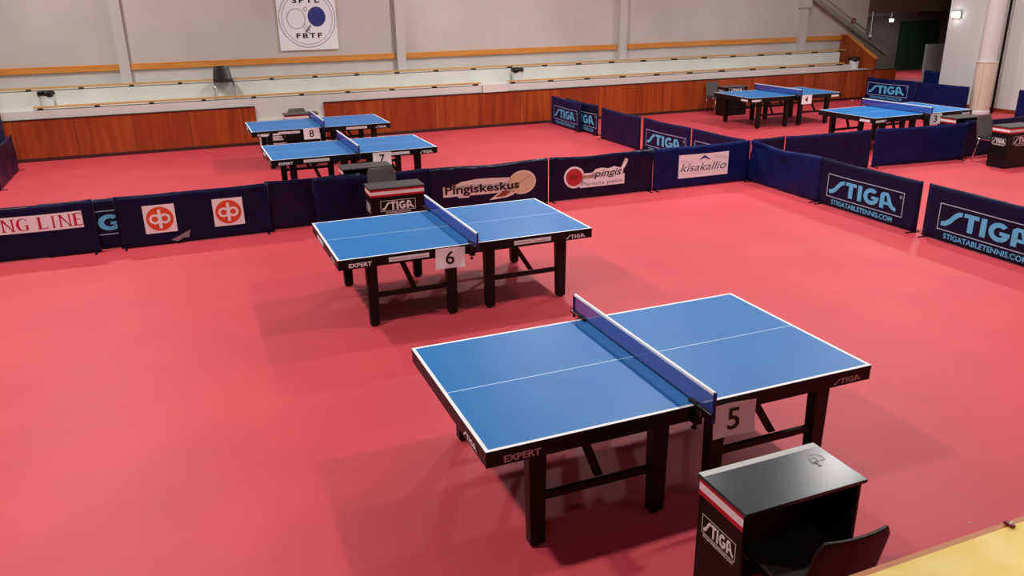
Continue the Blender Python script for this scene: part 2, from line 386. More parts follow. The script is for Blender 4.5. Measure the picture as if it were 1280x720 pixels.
# ------------------------------------------------------------------ table tennis tables
HL, HW, HT = 1.37, .7625, .76
def half_top(sgn):
    m = MB(); e = .023; c = .004
    X = [.002, HL - e, HL]; Yc = [-HW, -HW + e, -c, c, HW - e, HW]
    for i in range(2):
        for j in range(5):
            mi = 1 if (i == 1 or j in (0, 4)) else (3 if j == 2 else 0)
            x0, x1 = sorted((sgn * X[i], sgn * X[i + 1]))
            m.add([(x0, Yc[j], HT), (x1, Yc[j], HT), (x1, Yc[j + 1], HT), (x0, Yc[j + 1], HT)], [(0, 1, 2, 3)], mi)
    x0, x1 = sorted((sgn * .002, sgn * HL)); zb = .733
    v = [(x, y, z) for z in (zb, HT) for y in (-HW, HW) for x in (x0, x1)]
    m.add(v, [(0, 2, 3, 1), (0, 1, 5, 4), (2, 6, 7, 3), (0, 4, 6, 2), (1, 3, 7, 5)], 2)
    return m
def copy_mesh(cache, key, mk, name, mats, parent, **kw):
    if key not in cache:
        o = mk().build(name, mats, parent, **kw); cache[key] = o; return o
    o = cache[key].copy(); COL.objects.link(o); o.parent = parent; return o
TC = {}
def make_table(x, y, rz, label, marks):
    t = thing('table_tennis_table', label, 'table', (x, y, 0), rz, 'blue table tennis tables')
    for s in (-1, 1):
        copy_mesh(TC, ('top', s), lambda: half_top(s), 'tabletop', ['table_blue', 'line_white', 'black_steel', 'line_thin'], t)
        def apron():
            m = MB(); x0, x1 = sorted((s * .004, s * (HL - .002))); d = .03; z0, z1 = .657, .732; w = HW - .002
            m.box(x0, x1, -w, -w + d, z0, z1); m.box(x0, x1, w - d, w, z0, z1)
            xo = (HL - .002) * s; xi = (HL - .002 - d) * s; m.box(min(xo, xi), max(xo, xi), -w + d, w - d, z0, z1)
            m.box(min(.004 * s, .034 * s), max(.004 * s, .034 * s), -w + d, w - d, z0, z1); return m
        copy_mesh(TC, ('apron', s), apron, 'apron', 'black_steel', t)
        for xx in (1.035, .21):
            for sy in (-1, 1):
                lg = copy_mesh(TC, ('leg', s, xx, sy), lambda: MB().taper(s * xx, sy * .665, .016, .66, .095, .075, .112, .085), 'leg', 'black_steel', t, bevel=.004)
                copy_mesh(TC, ('foot', s, xx, sy), lambda: MB().lathe([(.03, 0), (.034, .004), (.034, .018)], s * xx, sy * .665, 12), 'leg_foot', 'black', lg)
        for sy in (-1, 1):
            def rail():
                a, b = sorted((s * .255, s * .985)); return MB().box(a, b, sy * .665 - .015, sy * .665 + .015, .30, .345)
            copy_mesh(TC, ('rail', s, sy), rail, 'stretcher', 'black_steel', t)
            def brace():
                a, b = ((.50, .70) if s > 0 else (-.72, -.60))
                return MB().prism([(a - .028, .66), (a + .028, .66), (b + .028, .345), (b - .028, .345)], 'y', sy * .63 - .012, sy * .63 + .012)
            copy_mesh(TC, ('brace', s, sy), brace, 'brace', 'black_steel', t)
    w = -HW - .0015
    F = Flat(); F.text('EXPERT', -1.265, .672, .225, .043, 0, bold=.035)
    F.build('lettering', 'grey_print' if marks == 'near' else 'white_print', t, front_map(w))
    F = Flat(); stiga(F, 1.06, .672, .225, .042); F.build('lettering', 'grey_print' if marks == 'near' else 'white_print', t, front_map(w))
    F = Flat(); stiga(F, .38, .675, .23, .04); F.build('lettering', 'white_print', t, lambda u, v: (-HL - .0015, -u, v))
    if marks in ('row', 'eight'):
        for a, b in ((-.87, -.46), (.46, .88)):
            m = MB().box(a, b, w - .001, -HW + .001, .682, .727); o = m.build('sponsor_sticker', 'white_print', t); o['label'] = 'white sponsor sticker strip'
            F = Flat(); F.rect(a + .03, a + .19, .698, .708); F.rect(a + .22, b - .03, .694, .702); F.build('sticker_print', 'grey_print', o, front_map(w - .002))
        m = MB().box(-HL - .003, -HL + .001, .05, .40, .680, .722); o = m.build('sponsor_sticker', 'white_print', t); o['label'] = 'white sticker on the table end'
    if marks == 'eight':
        for a, b, z in ((-1.2, -1.07, .625), (-.98, -.85, .635)):
            o = MB().box(a, b, w - .002, w + .003, z, z + .035).build('sponsor_sticker', 'white_print', t); o['label'] = 'small white sticker'
            o.location = (0, 0, .035)
    if marks == 'far':
        F = Flat(); F.rect(-1.33, -1.10, .668, .715); F.rect(1.07, 1.30, .668, .715); F.build('sponsor_sticker', 'white_print', t, front_map(w - .001), 'white stickers on the long side')
        F = Flat(); F.rect(.40, .66, .668, .715); F.build('sponsor_sticker', 'white_print', t, lambda u, v: (-HL - .003, -u, v), 'white sticker on the table end')
    return t
NC = {}
def make_net(x, y, rz, label):
    t = thing('table_tennis_net', label, 'net', (x, y, HT), rz, 'blue nets across the tables')
    q = .915
    copy_mesh(NC, 'net', lambda: MB().box(-.002, .002, -q, q, .006, .14), 'net_mesh', 'net', t)
    copy_mesh(NC, 'tape', lambda: MB().box(-.009, .009, -q, q, .136, .1535), 'top_tape', 'line_white', t)
    copy_mesh(NC, 'cord', lambda: MB().box(-.004, .004, -q, q, .002, .01), 'bottom_tape', 'net_cord', t)
    for s in (-1, 1):
        p = copy_mesh(NC, ('post', s), lambda: MB().lathe([(.011, -.045), (.011, .15), (.008, .1545)], 0, s * (q + .008), 12), 'post', 'net_post', t, smooth=False)
        def cl():
            a, b = sorted((s * .70, s * .935)); m = MB().box(-.028, -.002, a, b, .002, .02)
            a, b = sorted((s * .765, s * .79)); m.box(-.03, .02, a, b, -.11, .02); a, b = sorted((s * .70, s * .79)); m.box(-.03, .02, a, b, -.122, -.108); return m
        c = copy_mesh(NC, ('clamp', s), cl, 'clamp', 'black_steel', t)
        copy_mesh(NC, ('cs', s), lambda: MB().lathe([(.018, -.168), (.018, -.158), (.006, -.156), (.006, -.12)], -.005, s * .745, 10), 'clamp_screw', 'black_steel', c)
        def strip():
            a, b = sorted((s * .80, s * .93)); m = MB().box(-.029, -.026, a, b, .012, .0205); a, b = sorted((s * .795, s * .84)); m.box(-.031, -.028, a, b, -.035, -.005); return m
        copy_mesh(NC, ('st', s), strip, 'clamp_plate', 'silver', c)
    return t
def make_card(x, y, z, digit, label, lean=0.0, rz=0.0, roll=0.0, curl=.012, clip=False):
    # paper sheet hanging from the net clamp, top edge at z
    t = thing('number_card', label, 'number card', (x, y, z), rz, 'table number cards')
    t.rotation_euler = (lean, roll, rz)
    w, h, n = .31, .215, 8
    def mp(u, v, d=0): return (u, curl * math.sin((u / w + .5) * PI) * 1.0 - .006 * math.sin(v * 14) + d, v)
    m = MB(); v = []; f = []
    for d in (0, .0015):
        for i in range(n + 1):
            for j in range(5): v.append(mp(-w / 2 + w * i / n, -h * j / 4, d))
    K = (n + 1) * 5
    for i in range(n):
        for j in range(4):
            a = i * 5 + j; f.append((a, a + 5, a + 6, a + 1)); f.append((K + a, K + a + 1, K + a + 6, K + a + 5))
    m.add(v, f); m.build('sheet', 'paper', t, smooth=True)
    F = Flat(); F.text(digit, -.045, -.175, .09, .14, bold=.012); F.build('digit', 'ink', t, lambda u, v: mp(u, v, -.003))
    if clip: MB().tube([(-.145, -.0, -.03), (-.19, .0, -.028), (-.215, -.045, -.03)], .004, 6).build('clip', 'black_steel', t)
    return t
tabs = {5: (0, 0, 0, 'near'), 6: (-.107, 3.804, .0024, 'row'), 7: (-.102, 9.491, .008, 'row'), 8: (-.11, 12.722, 0, 'eight'), 4: (11.464, 12.461, -.0197, 'far'), 3: (11.392, 8.608, .0188, 'far')}
tl = {5: 'large blue table tennis table nearest the camera, with the number 5 card', 6: 'blue table with the number 6 card and white sponsor strips, behind the nearest table',
      7: 'blue table with the number 7 card just beyond the barrier row', 8: 'blue table with the number 8 card, nearest the wooden tier facing on the left',
      4: 'far blue table with the number 4 card on the right, near the wooden facing', 3: 'blue table with the number 3 card in front of the padded column'}
nl = {5: 'blue net with white top tape on the nearest table', 6: 'blue net on the table carrying the number 6', 7: 'blue net on the table carrying the number 7',
      8: 'blue net on the table carrying the number 8', 4: 'blue net on the table carrying the number 4', 3: 'blue net on the table carrying the number 3'}
cards = {5: (.215, -.845, .765, -.10, 0, .03), 6: (-.24, -.783, .752, -.02, 0, .03), 7: (.41, -.783, .748, 0, 0, 0), 8: (-.235, -.783, .762, 0, 0, 0), 4: (.135, -.952, .775, 0, 0, 0), 3: (.12, -.952, .78, 0, 0, 0)}
cl_ = {5: 'white paper card printed 5 hanging by the nearest net post', 6: 'white paper card printed 6 on the second table', 7: 'white paper card printed 7 behind the umpire desks',
       8: 'white paper card printed 8 on the table by the wooden facing', 4: 'small white card printed 4 on the far right table', 3: 'small white card printed 3 on the table by the column'}
for k, (x, y, r, mk) in tabs.items():
    make_table(x, y, r, tl[k], mk); make_net(x, y, r, nl[k])
    dx, dy, z, lean, rz, roll = cards[k]
    make_card(x + dx, y + dy, z, str(k), cl_[k], lean, rz, roll, clip=(k == 5))

# ------------------------------------------------------------------ umpire desks
DC = {}
def make_desk(x, y, rz, label, gloss=False, w=.74, d=.38, h=.76, band=True):
    t = thing('umpire_desk', label, 'desk', (x, y, 0), rz, 'black umpire desks')
    a = w / 2; b = d / 2
    MB().box(-a + .005, a - .005, -b + .005, -b + .023, .0, h - .02).build('front_panel', 'desk_black', t)
    for s in (-1, 1):
        x0, x1 = sorted((s * (a - .005), s * (a - .023)))
        MB().box(x0, x1, -b + .023, b - .015, 0, h - .02).build('side_panel', 'desk_black', t)
    tp = MB().box(-a - .008, a + .008, -b - .006, b + .01, h - .02, h).build('desk_top', 'desk_top_gloss' if gloss else 'desk_top', t, bevel=.003)
    z = h - .022
    lz = 0 if band else .15
    for (z0, z1, m) in () if not band else ((z - .026, z, 'band_red'), (z - .071, z - .026, 'band_white'), (z - .098, z - .071, 'band_red')):
        MB().box(-a + .0035, a - .0035, -b + .003, -b + .0055, z0, z1).box(-a + .003, -a + .0055, -b + .004, b - .015, z0, z1).box(a - .0055, a - .003, -b + .004, b - .015, z0, z1).build('stripe_band', m, t)
    F = Flat(); F.frame(-.24, .24, .44, .585, .006); stiga(F, -.215, .455, .43, .11); F.text('STIGATABLETENNIS.COM', -.17, .405, .34, .024, bold=.02)
    F.build('logo', 'white_print', t, lambda u, v: (u, -b + .002, v + lz))
    for s in (-1, 1):
        F = Flat(); F.frame(-.14, .14, .435, .545, .004); stiga(F, -.125, .45, .25, .08); F.text('STIGATABLETENNIS.COM', -.125, .412, .25, .018, bold=.03)
        F.build('logo', 'white_print', t, (lambda u, v: (-a + .002, -u, v + lz)) if s < 0 else (lambda u, v: (a - .002, u, v + lz)))
    if gloss:
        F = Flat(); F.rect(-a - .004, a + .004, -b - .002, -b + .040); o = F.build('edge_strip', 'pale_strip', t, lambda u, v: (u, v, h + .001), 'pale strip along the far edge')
        p = [(-.19, -.07), (-.22, -.10), (-.27, -.095), (-.295, -.06), (-.28, -.02), (-.25, -.03)]
        p2 = [(-.19, -.07), (-.17, -.02), (-.20, .0), (-.185, .03), (-.21, .03), (-.2, -.03), (-.23, -.02), (-.235, -.07), (-.2, -.06)]
        q = lambda u, v: (-.27 + (u + .235) * .8, -.045 + (v + .04) * .8, h + .002)
        sc = MB().tube([q(u, v) for u, v in p], .0014, 6); sc.tube([q(u, v) for u, v in p2], .0014, 6)
        sc.build('pen_scribble', 'ink', t)['label'] = 'black looping scribble on the desk top'
    return t
make_desk(-.05, -1.58, PI, 'black umpire desk with a glossy top in the foreground beside the nearest table', True)
make_desk(-.13, 6.17, -.02, 'black umpire desk with a red and white band behind the table carrying number 6')
make_desk(-.2, 7.68, PI, 'black umpire desk just beyond the barrier row, in front of the table with number 7')
make_desk(-.2, 14.45, 0, 'black umpire desk half hidden behind the table with number 8')
make_desk(11.40, 14.22, 0, 'black umpire desk behind the left end of the table with number 4', h=.77, band=False)
make_desk(11.78, 7.28, PI, 'black umpire desk standing between the number 3 table and the plain barrier')
make_desk(11.62, 6.0, -.02, 'black umpire desk at the right photo edge, banded and with logos on two sides')

# ------------------------------------------------------------------ chairs
def make_chair(x, y, z, rz, label, shell='shell_black', topw=.40, bh=.45):
    # local: sitter faces -y, backrest at +y
    t = thing('chair', label, 'chair', (x, y, z), rz, 'black chairs')
    def pad(fn, n, m_, th, name, mt):
        m = MB(); v = []; f = []
        for s in (0, 1):
            for i in range(n + 1):
                for j in range(m_ + 1): v.append(fn(i / n * 2 - 1, j / m_, s * th))
        K = (n + 1) * (m_ + 1); W_ = m_ + 1
        for i in range(n):
            for j in range(m_):
                a = i * W_ + j; f += [(a, a + W_, a + W_ + 1, a + 1), (K + a, K + a + 1, K + a + W_ + 1, K + a + W_)]
        for i in range(n):
            for j in (0, m_):
                a = i * W_ + j; f.append((a, K + a, K + a + W_, a + W_))
        for j in range(m_):
            for i in (0, n):
                a = i * W_ + j; f.append((a, a + 1, K + a + 1, K + a))
        m.add(v, f); return m.build(name, mt, t, bevel=.008, smooth=True, seg=3)
    def back(u, v, th):
        w = (topw + (0.44 - topw) * (1 - v)) / 2
        if v > .8: w -= .03 * ((v - .8) / .2) ** 2
        return (u * w, .20 + .10 * v + .022 * (1 - u * u) + th, .40 + bh * v)
    def seat(u, v, th):
        return (u * .22, -.22 + .42 * v, .435 + .012 * u * u - .012 * math.sin(v * PI) - (.02 * max(0, .2 - v) / .2) + th)
    pad(back, 12, 8, .022, 'backrest', shell); pad(seat, 10, 8, .025, 'seat', 'shell_black')
    for s in (-1, 1):
        MB().tube([(s * .205, -.20, .43), (s * .225, -.235, 0)], .011, 10).build('leg', 'chrome', t, smooth=True)
        MB().tube([(s * .205, .17, .43), (s * .23, .25, 0)], .011, 10).build('leg', 'chrome', t, smooth=True)
        MB().tube([(s * .215, -.20, .425), (s * .215, .20, .425), (s * .222, .235, .46)], .011, 10).build('seat_rail', 'chrome', t, smooth=True)
    return t
make_chair(-.105, -1.84, 0, PI - .03, 'black chair with curved backrest in the foreground, behind the nearest umpire desk', 'shell_brown', .41, .415)
make_chair(-.13, 6.62, 0, 0, 'black chair whose back rises above the desk behind the number 6 table', 'shell_grey')
make_chair(-.2, 14.80, 0, 0, 'black chair showing only its top behind the number 8 table, near the opening', 'shell_grey').scale = (1, 1, .93)
make_chair(11.38, 14.84, 0, 0, 'dark grey chair against the wooden facing behind the number 4 table', 'shell_grey').scale = (1, 1, .95)
make_chair(11.72, 6.44, 0, .02, 'dark chair beside the rightmost umpire desk, at the end of the plain barrier', 'shell_grey')
make_chair(-1.69, 15.725, 1.05, 0, 'dark chair standing alone up on the spectator tier under the orange board', 'shell_black', .34, .40).scale = (1, 1, .88)

# ------------------------------------------------------------------ bins on the tier
def make_bin(x, y, z, label):
    t = thing('waste_bin', label, 'bin', (x, y, z), 0, 'white bins on the tier')
    MB().lathe([(.12, 0), (.125, .01), (.15, .30), (.155, .30)], n=24).build('bucket', 'bin_white', t, smooth=False)
    m = MB(); n = 24; v = []; f = []
    prof = [(.158, .25), (.172, .29), (.168, .33), (.15, .35), (.09, .32), (.02, .30)]
    for i, (r, zz) in enumerate(prof):
        for k in range(n):
            a = 2 * PI * k / n; q = 1 + .05 * math.sin(5 * a + i) + .03 * math.sin(9 * a + 2 * i)
            v.append((r * q * math.cos(a), r * q * math.sin(a), zz + (.02 * math.sin(3 * a + x) if i == 0 else .008 * math.sin(7 * a))))
    for i in range(len(prof) - 1):
        for k in range(n): f.append((i * n + k, i * n + (k + 1) % n, (i + 1) * n + (k + 1) % n, (i + 1) * n + k))
    m.add(v, f).build('bin_bag', 'bag_black', t, smooth=True, fix=False)
make_bin(-5.34, 15.78, 1.05, 'white bin with black bag on the tier at the far left')
make_bin(5.67, 15.78, 1.05, 'white bin with black bag on the tier right of the bench gap')
make_bin(17.05, 15.68, .88, 'white bin with black rim at the right end of the spectator tier')

# ------------------------------------------------------------------ court barriers
def make_barrier(p0, p1, label, mt, art=None, amp=.012, flat=None, h=.72, sag=.012, seed=0, group='navy court barriers', foot=True):
    p0 = Vector((*p0, 0)); p1 = Vector((*p1, 0)); d = p1 - p0; L = d.length
    t = thing('court_barrier', label, 'barrier', (p0 + p1) / 2, math.atan2(d.y, d.x), group)
    rd = random.Random(seed + 11); ph = [rd.uniform(0, 6.28) for _ in range(10)]; fq = [rd.uniform(3, 9) for _ in range(6)]
    def wave(u, v):
        # u in [-L/2, L/2], v in [0, h]
        k = 1.0
        if flat:
            x0, x1 = flat; e = .18
            ax = max(x0 - u, u - x1, 0) / e; k = min(1, ax) ** 2
        q = .45 * math.sin(fq[0] * u + 5 * v + ph[0]) + .35 * math.sin(fq[1] * u - 7 * v + ph[1]) + .25 * math.sin(2.2 * fq[2] * u + 9 * v + ph[2]) + .3 * math.sin(9 * v + fq[3] * u * .5 + ph[3])
        ed = min(1, (h - v) / .08) * (.5 + .5 * min(1, v / .1))
        return amp * k * q * ed
    def topz(u): return h - sag * (math.cos(u / L * PI)) + .3 * sag * math.sin(5 * u + ph[5]) 
    def front(u, v, o=0): return (u, -.014 + wave(u, v) - o, .012 + v / h * (topz(u) - .012))
    nx = max(12, int(L / .06)); nz = 12; m = MB(); v = []; f = []
    for i in range(nx + 1):
        for j in range(nz + 1): v.append(front(-L / 2 + L * i / nx, h * j / nz))
    K = len(v)
    for i in range(nx + 1):
        for j in range(nz + 1):
            q = front(-L / 2 + L * i / nx, h * j / nz); v.append((q[0], max(q[1] + .012, .014), q[2]))
    w = nz + 1
    for i in range(nx):
        for j in range(nz):
            a = i * w + j; f += [(a, a + w, a + w + 1, a + 1), (K + a, K + a + 1, K + a + w + 1, K + a + w)]
        for j in (0, nz):
            a = i * w + j; f.append((a, K + a, K + a + w, a + w))
    for j in range(nz):
        for i in (0, nx):
            a = i * w + j; f.append((a, a + 1, K + a + 1, K + a))
    m.add(v, f).build('cover', mt, t, smooth=True)
    if foot:
        for s in (-1, 1):
            fo = MB().box(s * (L / 2 - .05) - .013, s * (L / 2 - .05) + .013, -.12, .12, 0, .012)
            fo.build('foot', 'black_steel', t)
            MB().tube([(s * (L / 2 + .006), .0, .008), (s * (L / 2 + .006), 0, h - .03)], .006, 8).build('end_post', 'black_steel', t, smooth=True)
    for a in (art or []):
        name, F, mats, off, lab = a
        F.build(name, mats, t, lambda u, v: front(u, v, off), lab)
    return t
def stiga_art(cx, w=1.48, h=.36, z=.15, full=True):
    F1 = Flat(); F1.frame(cx - w / 2, cx + w / 2, z, z + h, .012)
    F2 = Flat(); stiga(F2, cx - w / 2 + .05, z + .06, w - .17, h - .12)
    F4 = Flat(); F4.ring(cx + w / 2 - .055, z + h - .075, .018, .024, n=14); F4.text('R', cx + w / 2 - .065, z + h - .087, .02, .024)
    F3 = Flat(); F3.text('STIGATABLETENNIS.COM', cx - w / 2 + .12, z - .105, w - .28, .075, bold=.02)
    return [('logo_frame', F1, 'frame_blue', .004, None), ('logo_lettering', F2, 'stiga_blue', .005, 'light blue brand lettering'), ('registered_mark', F4, 'frame_blue', .005, None), ('web_address', F3, 'stiga_blue', .005, 'small light blue web address')]
# --- front row, left to right (seen from the courts in front)
def serif(F, ch, x, y, w, h, m=0):
    s = w * .26; k = h * .07; n = w * .13; e = w * .08
    def sv(cx, tk, y0=0, y1=1, sf=True):
        F.rect(x + cx - tk / 2, x + cx + tk / 2, y + y0 * h, y + y1 * h, m)
        if sf:
            for yy in (y, y + h - k): F.rect(x + cx - tk / 2 - e, x + cx + tk / 2 + e, yy, yy + k, m)
    if ch == 'I': sv(w * .5, s)
    elif ch == 'V':
        F.poly([(x, y + h), (x + s, y + h), (x + w * .56, y + h * .12), (x + w * .5, y)], m); F.poly([(x + w * .5, y), (x + w * .56, y + h * .1), (x + w, y + h), (x + w - n, y + h)], m)
    elif ch == 'K':
        sv(w * .2, s); F.poly([(x + w * .3, y + h * .45), (x + w * .38, y + h * .45), (x + w * .92, y + h), (x + w * .82, y + h)], m); F.poly([(x + w * .42, y + h * .58), (x + w * .74, y), (x + w, y), (x + w * .56, y + h * .68)], m)
    elif ch == 'N':
        sv(w * .15, n); sv(w * .88, n); F.poly([(x + w * .06, y + h), (x + w * .26, y + h), (x + w * .92, y), (x + w * .84, y)], m)
    elif ch == 'L': sv(w * .2, s); F.rect(x + w * .2, x + w * .9, y, y + k, m); F.poly([(x + w * .84, y + k), (x + w * .9, y + k), (x + w * .95, y + h * .28)], m)
    elif ch == 'E':
        sv(w * .2, s)
        for yy in (0, .48, .955): F.rect(x + w * .2, x + w * (.72 if yy == .48 else .86), y + yy * h, y + yy * h + k, m)
        F.poly([(x + w * .8, y + k), (x + w * .86, y), (x + w * .93, y + h * .26)], m); F.poly([(x + w * .8, y + h - k), (x + w * .86, y + h), (x + w * .88, y + h * .76)], m)
    elif ch == 'G':
        for i in range(20):
            t0 = math.radians(40 + 285 * i / 20); t1 = math.radians(40 + 285 * (i + 1) / 20)
            def tk(t): return .08 + .16 * abs(math.cos(t)) if math.cos(t) < 0 else .07 + .05 * abs(math.cos(t))
            F.poly([(x + w * (.52 + (.5 - q * tk(t)) * math.cos(t)), y + h * (.5 + (.52 - q * tk(t) * .7) * math.sin(t))) for q, t in ((1, t0), (0, t0), (0, t1), (1, t1))], m)
        F.rect(x + w * .74, x + w * .92, y + h * .04, y + h * .42, m); F.rect(x + w * .62, x + w, y + h * .42, y + h * .46, m)
F0 = Flat(); F0.rect(-1.05, 1.0 - .10, .365, .59, 0, 14)
F1 = Flat(); xx = -.98
for ch in 'VIKING LINE':
    w = {'I': .10, ' ': .07, 'L': .15, 'E': .15, 'G': .18}.get(ch, .18)
    if ch == ' ': F1v = F1; F1 = Flat()
    else: serif(F1, ch, xx, .395, w, .165)
    xx += w + .022
[f_.shift(lambda u, v: (.91 + (u - xx + .022) * .83, v)) for f_ in (F1, F1v)]
FT = Flat(); FT.rect(-1.08, .3, .703, .712, 0, 14)
make_barrier((-6.0, 7.26), (-3.92, 7.20), 'dark navy barrier at the left edge with crimson lettering on a white strip', 'cloth_dark',
             [('sponsor_strip', F0, 'paper', .004, None), ('lettering', F1v, 'line_crimson', .006, 'crimson serif lettering'), ('lettering', F1, 'line_crimson', .006, 'crimson serif lettering'), ('top_tape', FT, 'tape_grey', .003, None)], amp=.008, flat=(-1.0, .93), seed=1, group=None)
a = stiga_art(-.187, 1.48, .34, .20)
make_barrier((-4.55, 7.31), (-2.9, 7.31), 'mostly hidden navy barrier showing one light blue letter between two front barriers', 'cloth_dark', a[:2], amp=0, flat=(-1, 1), seed=2, h=.70)
def op_logo(F, cx, cz, s):
    F.rect(cx - s / 2, cx + s / 2, cz - s / 2, cz + s / 2, 0, 3)
    return F
arts = []
L2 = 1.92
for cx in (-3.12 + 2.66, -2.235 + 2.66):
    FA = Flat(); op_logo(FA, cx, .37, .40); FB = Flat(); FB.ring(cx, .37, 0, .172, 0, n=36)
    FC = Flat()
    for s in (-1, 1): FC.ring(cx + s * .062, .37, .040, .072, 0, n=24)
    FD = Flat(); FD.rect(cx - .02, cx + .02, .235, .505)
    arts += [('logo_square', FA, 'paper', .004, None), ('logo_disc', FB, 'orange_red', .006, 'orange red disc'), ('logo_rings', FC, 'paper', .008, 'white ring mark'), ('logo_bar', FD, 'paper', .0095, 'white bar mark')]
FG = Flat(); FG.poly([(-.36, .05), (-.10, .17), (-.13, .06), (-.19, .07), (-.28, .02)]); arts.append(('tape_patch', FG, 'tape_grey', .004, 'grey tape patch'))
make_barrier((-3.66, 7.22), (-1.70, 7.22), 'dark barrier with two round orange red logos on white squares', 'cloth_dark', arts, amp=.008, flat=(-.75, .70), seed=3, group=None)
FG = Flat(); FG.poly([(-.98, .10), (-.86, .19), (-.9, .2), (-.98, .16)])
make_barrier((-1.72, 7.33), (-.35, 7.33), 'short plain navy barrier end showing between the round logos and the umpire desk', 'cloth_shiny', None, amp=.02, seed=4)
make_barrier((-1.06, 7.22), (.66, 7.19), 'plain dark navy barrier behind the umpire desk of the number 6 table', 'cloth_dark', None, amp=.006, seed=5)
# table tennis shop barrier
c = -1.63
F0 = Flat()
F0.rect(.86 + c, 2.05 + c, .245, .41, 0, 8); F0.rect(1.1 + c, 1.28 + c, .215, .25)
ar = [(1.0, .40), (1.15, .47), (1.4, .505), (1.65, .505), (1.95, .48), (2.05, .38)]
for (p, q) in zip(ar[:-1], ar[1:]): F0.poly([(p[0] + c, .36), (q[0] + c, .36), (q[0] + c, q[1]), (p[0] + c, p[1])])
F0.ring(2.16 + c, .375, 0, .235, 0, n=36, ry=.83); F0.poly([(1.60 + c, .135), (1.82 + c, .28), (2.05 + c, .30), (2.02 + c, .19), (1.9 + c, .155)])
F1 = Flat(); F1.ring(2.16 + c, .375, 0, .215, 0, n=36, ry=.80)
F1b = Flat(); F1b.line([(1.99 + c, .30), (2.3 + c, .47)], .012)
F2 = Flat(); F2.poly([(1.70 + c, .175), (1.86 + c, .28), (1.97 + c, .24), (1.87 + c, .18)])
F3 = Flat(); F3.text('Pingiskeskus', .89 + c, .245, 1.22, .175, bold=.025)
F4 = Flat(); F4.line([(1.04 + c, .40), (1.2 + c, .44), (1.45 + c, .475), (1.7 + c, .48), (1.92 + c, .46)], .03); F4.ring(1.04 + c, .415, 0, .032, 1, n=14)
make_barrier((.66, 7.18), (2.60, 7.14), 'navy barrier with black shop name lettering and a beige paddle logo', 'cloth_shiny',
             [('sticker', F0, 'sticker_cream', .004, 'cream sticker shape'), ('paddle_face', F1, 'beige', .006, 'beige paddle'), ('paddle_grain', F1b, 'beige_line', .007, None), ('paddle_handle', F2, 'rust', .006, 'rust red handle'), ('swoosh', F4, ['sticker_cream', 'rust'], .007, None), ('lettering', F3, 'ink', .009, 'black lettering')], amp=.014, flat=(-.80, .75), seed=6, sag=.02, group=None)
c = -3.57
F0 = Flat(); F0.ring(3.06 + c, .375, 0, .185, 0, n=36); F0.rect(3.2 + c, 3.45 + c, .33, .43); F0.rect(3.16 + c, 3.98 + c, .185, .36, 0, 5)
pt = [(3.38, .43), (3.45, .49), (3.55, .50), (3.68, .475), (3.78, .50), (3.88, .47), (3.95, .45)]
for (p, q) in zip(pt[:-1], pt[1:]): F0.poly([(p[0] + c, .34), (q[0] + c, .34), (q[0] + c, q[1]), (p[0] + c, p[1])])
F0.poly([(3.86 + c, .42), (3.95 + c, .42), (4.03 + c, .55), (4.02 + c, .60), (3.97 + c, .59), (3.93 + c, .50)]); F0.ring(4.0 + c, .58, 0, .035, n=14)
F1 = Flat(); F1.ring(3.06 + c, .375, 0, .148, 0, n=36)
F1b = Flat(); F1b.text('mr', 2.98 + c, .345, .15, .06, bold=.03)
F2 = Flat(); F2.rect(3.21 + c, 3.41 + c, .355, .395)
F3 = Flat(); F3.text('pingis', 3.42 + c, .315, .50, .145, shear=.25, bold=.01)
F4 = Flat(); F4.text('Parasta peliin', 3.2 + c, .195, .75, .085)
make_barrier((2.63, 7.12), (4.51, 7.10), 'wrinkled dark barrier with a red paddle logo and italic black lettering', 'cloth_shiny',
             [('sticker', F0, 'paper', .004, 'white sticker shape'), ('paddle_face', F1, 'paddle_red', .006, 'red paddle'), ('paddle_text', F1b, 'paddle_dark', .008, None), ('paddle_handle', F2, 'beige_line', .006, None), ('lettering', F3, 'ink', .006, 'black italic lettering'), ('small_lettering', F4, 'ink_grey', .006, 'small grey lettering')], amp=.02, flat=(-.72, .45), seed=8, sag=.02, group=None)
c = -5.5
F0 = Flat(); F0.rect(5.02 + c, 6.02 + c, .165, .575, 0, 8)
F1 = Flat(); F1.poly([(5.40 + c, .455), (5.53 + c, .55), (5.66 + c, .455), (5.60 + c, .475), (5.53 + c, .50), (5.46 + c, .475)])
F2 = Flat(); F2.text('kisakallio', 5.06 + c, .275, .92, .14, shear=.3)
F3 = Flat(); F3.poly([(5.05 + c, .44), (5.3 + c, .40), (5.3 + c, .45), (5.05 + c, .49)]); F3.poly([(5.7 + c, .50), (5.98 + c, .45), (5.98 + c, .50), (5.75 + c, .54)]); F3.poly([(5.08 + c, .21), (5.5 + c, .25), (5.08 + c, .245)])
make_barrier((4.53, 7.08), (6.445, 7.055), 'navy barrier with a white sign bearing a blue chevron and slanted lettering', 'cloth_navy',
             [('sign_sheet', F0, 'paper', .004, 'white sheet'), ('sign_pattern', F3, 'band_white', .005, None), ('chevron', F1, 'navy_mark', .006, 'navy chevron'), ('lettering', F2, 'ink_violet', .006, 'slanted violet grey lettering')], amp=.012, flat=(-.6, .62), seed=9, group=None)
# --- right row running towards the camera
make_barrier((6.46, 7.03), (6.42, 5.26), 'plain wrinkled navy barrier next to the corner, turned towards the courts', 'cloth_navy', None, amp=.03, seed=10, sag=.03)
make_barrier((6.42, 5.24), (6.38, 3.34), 'navy barrier with framed light blue logo and the whole web address in view', 'cloth_dark', stiga_art(-.04), amp=.01, flat=(-.85, .85), seed=11, group=None)
make_barrier((6.38, 3.22), (6.33, 1.30), 'navy barrier with big light blue logo cut by the right edge of the photo', 'cloth_dark', stiga_art(.0), amp=.008, flat=(-.85, .85), seed=12, group=None)
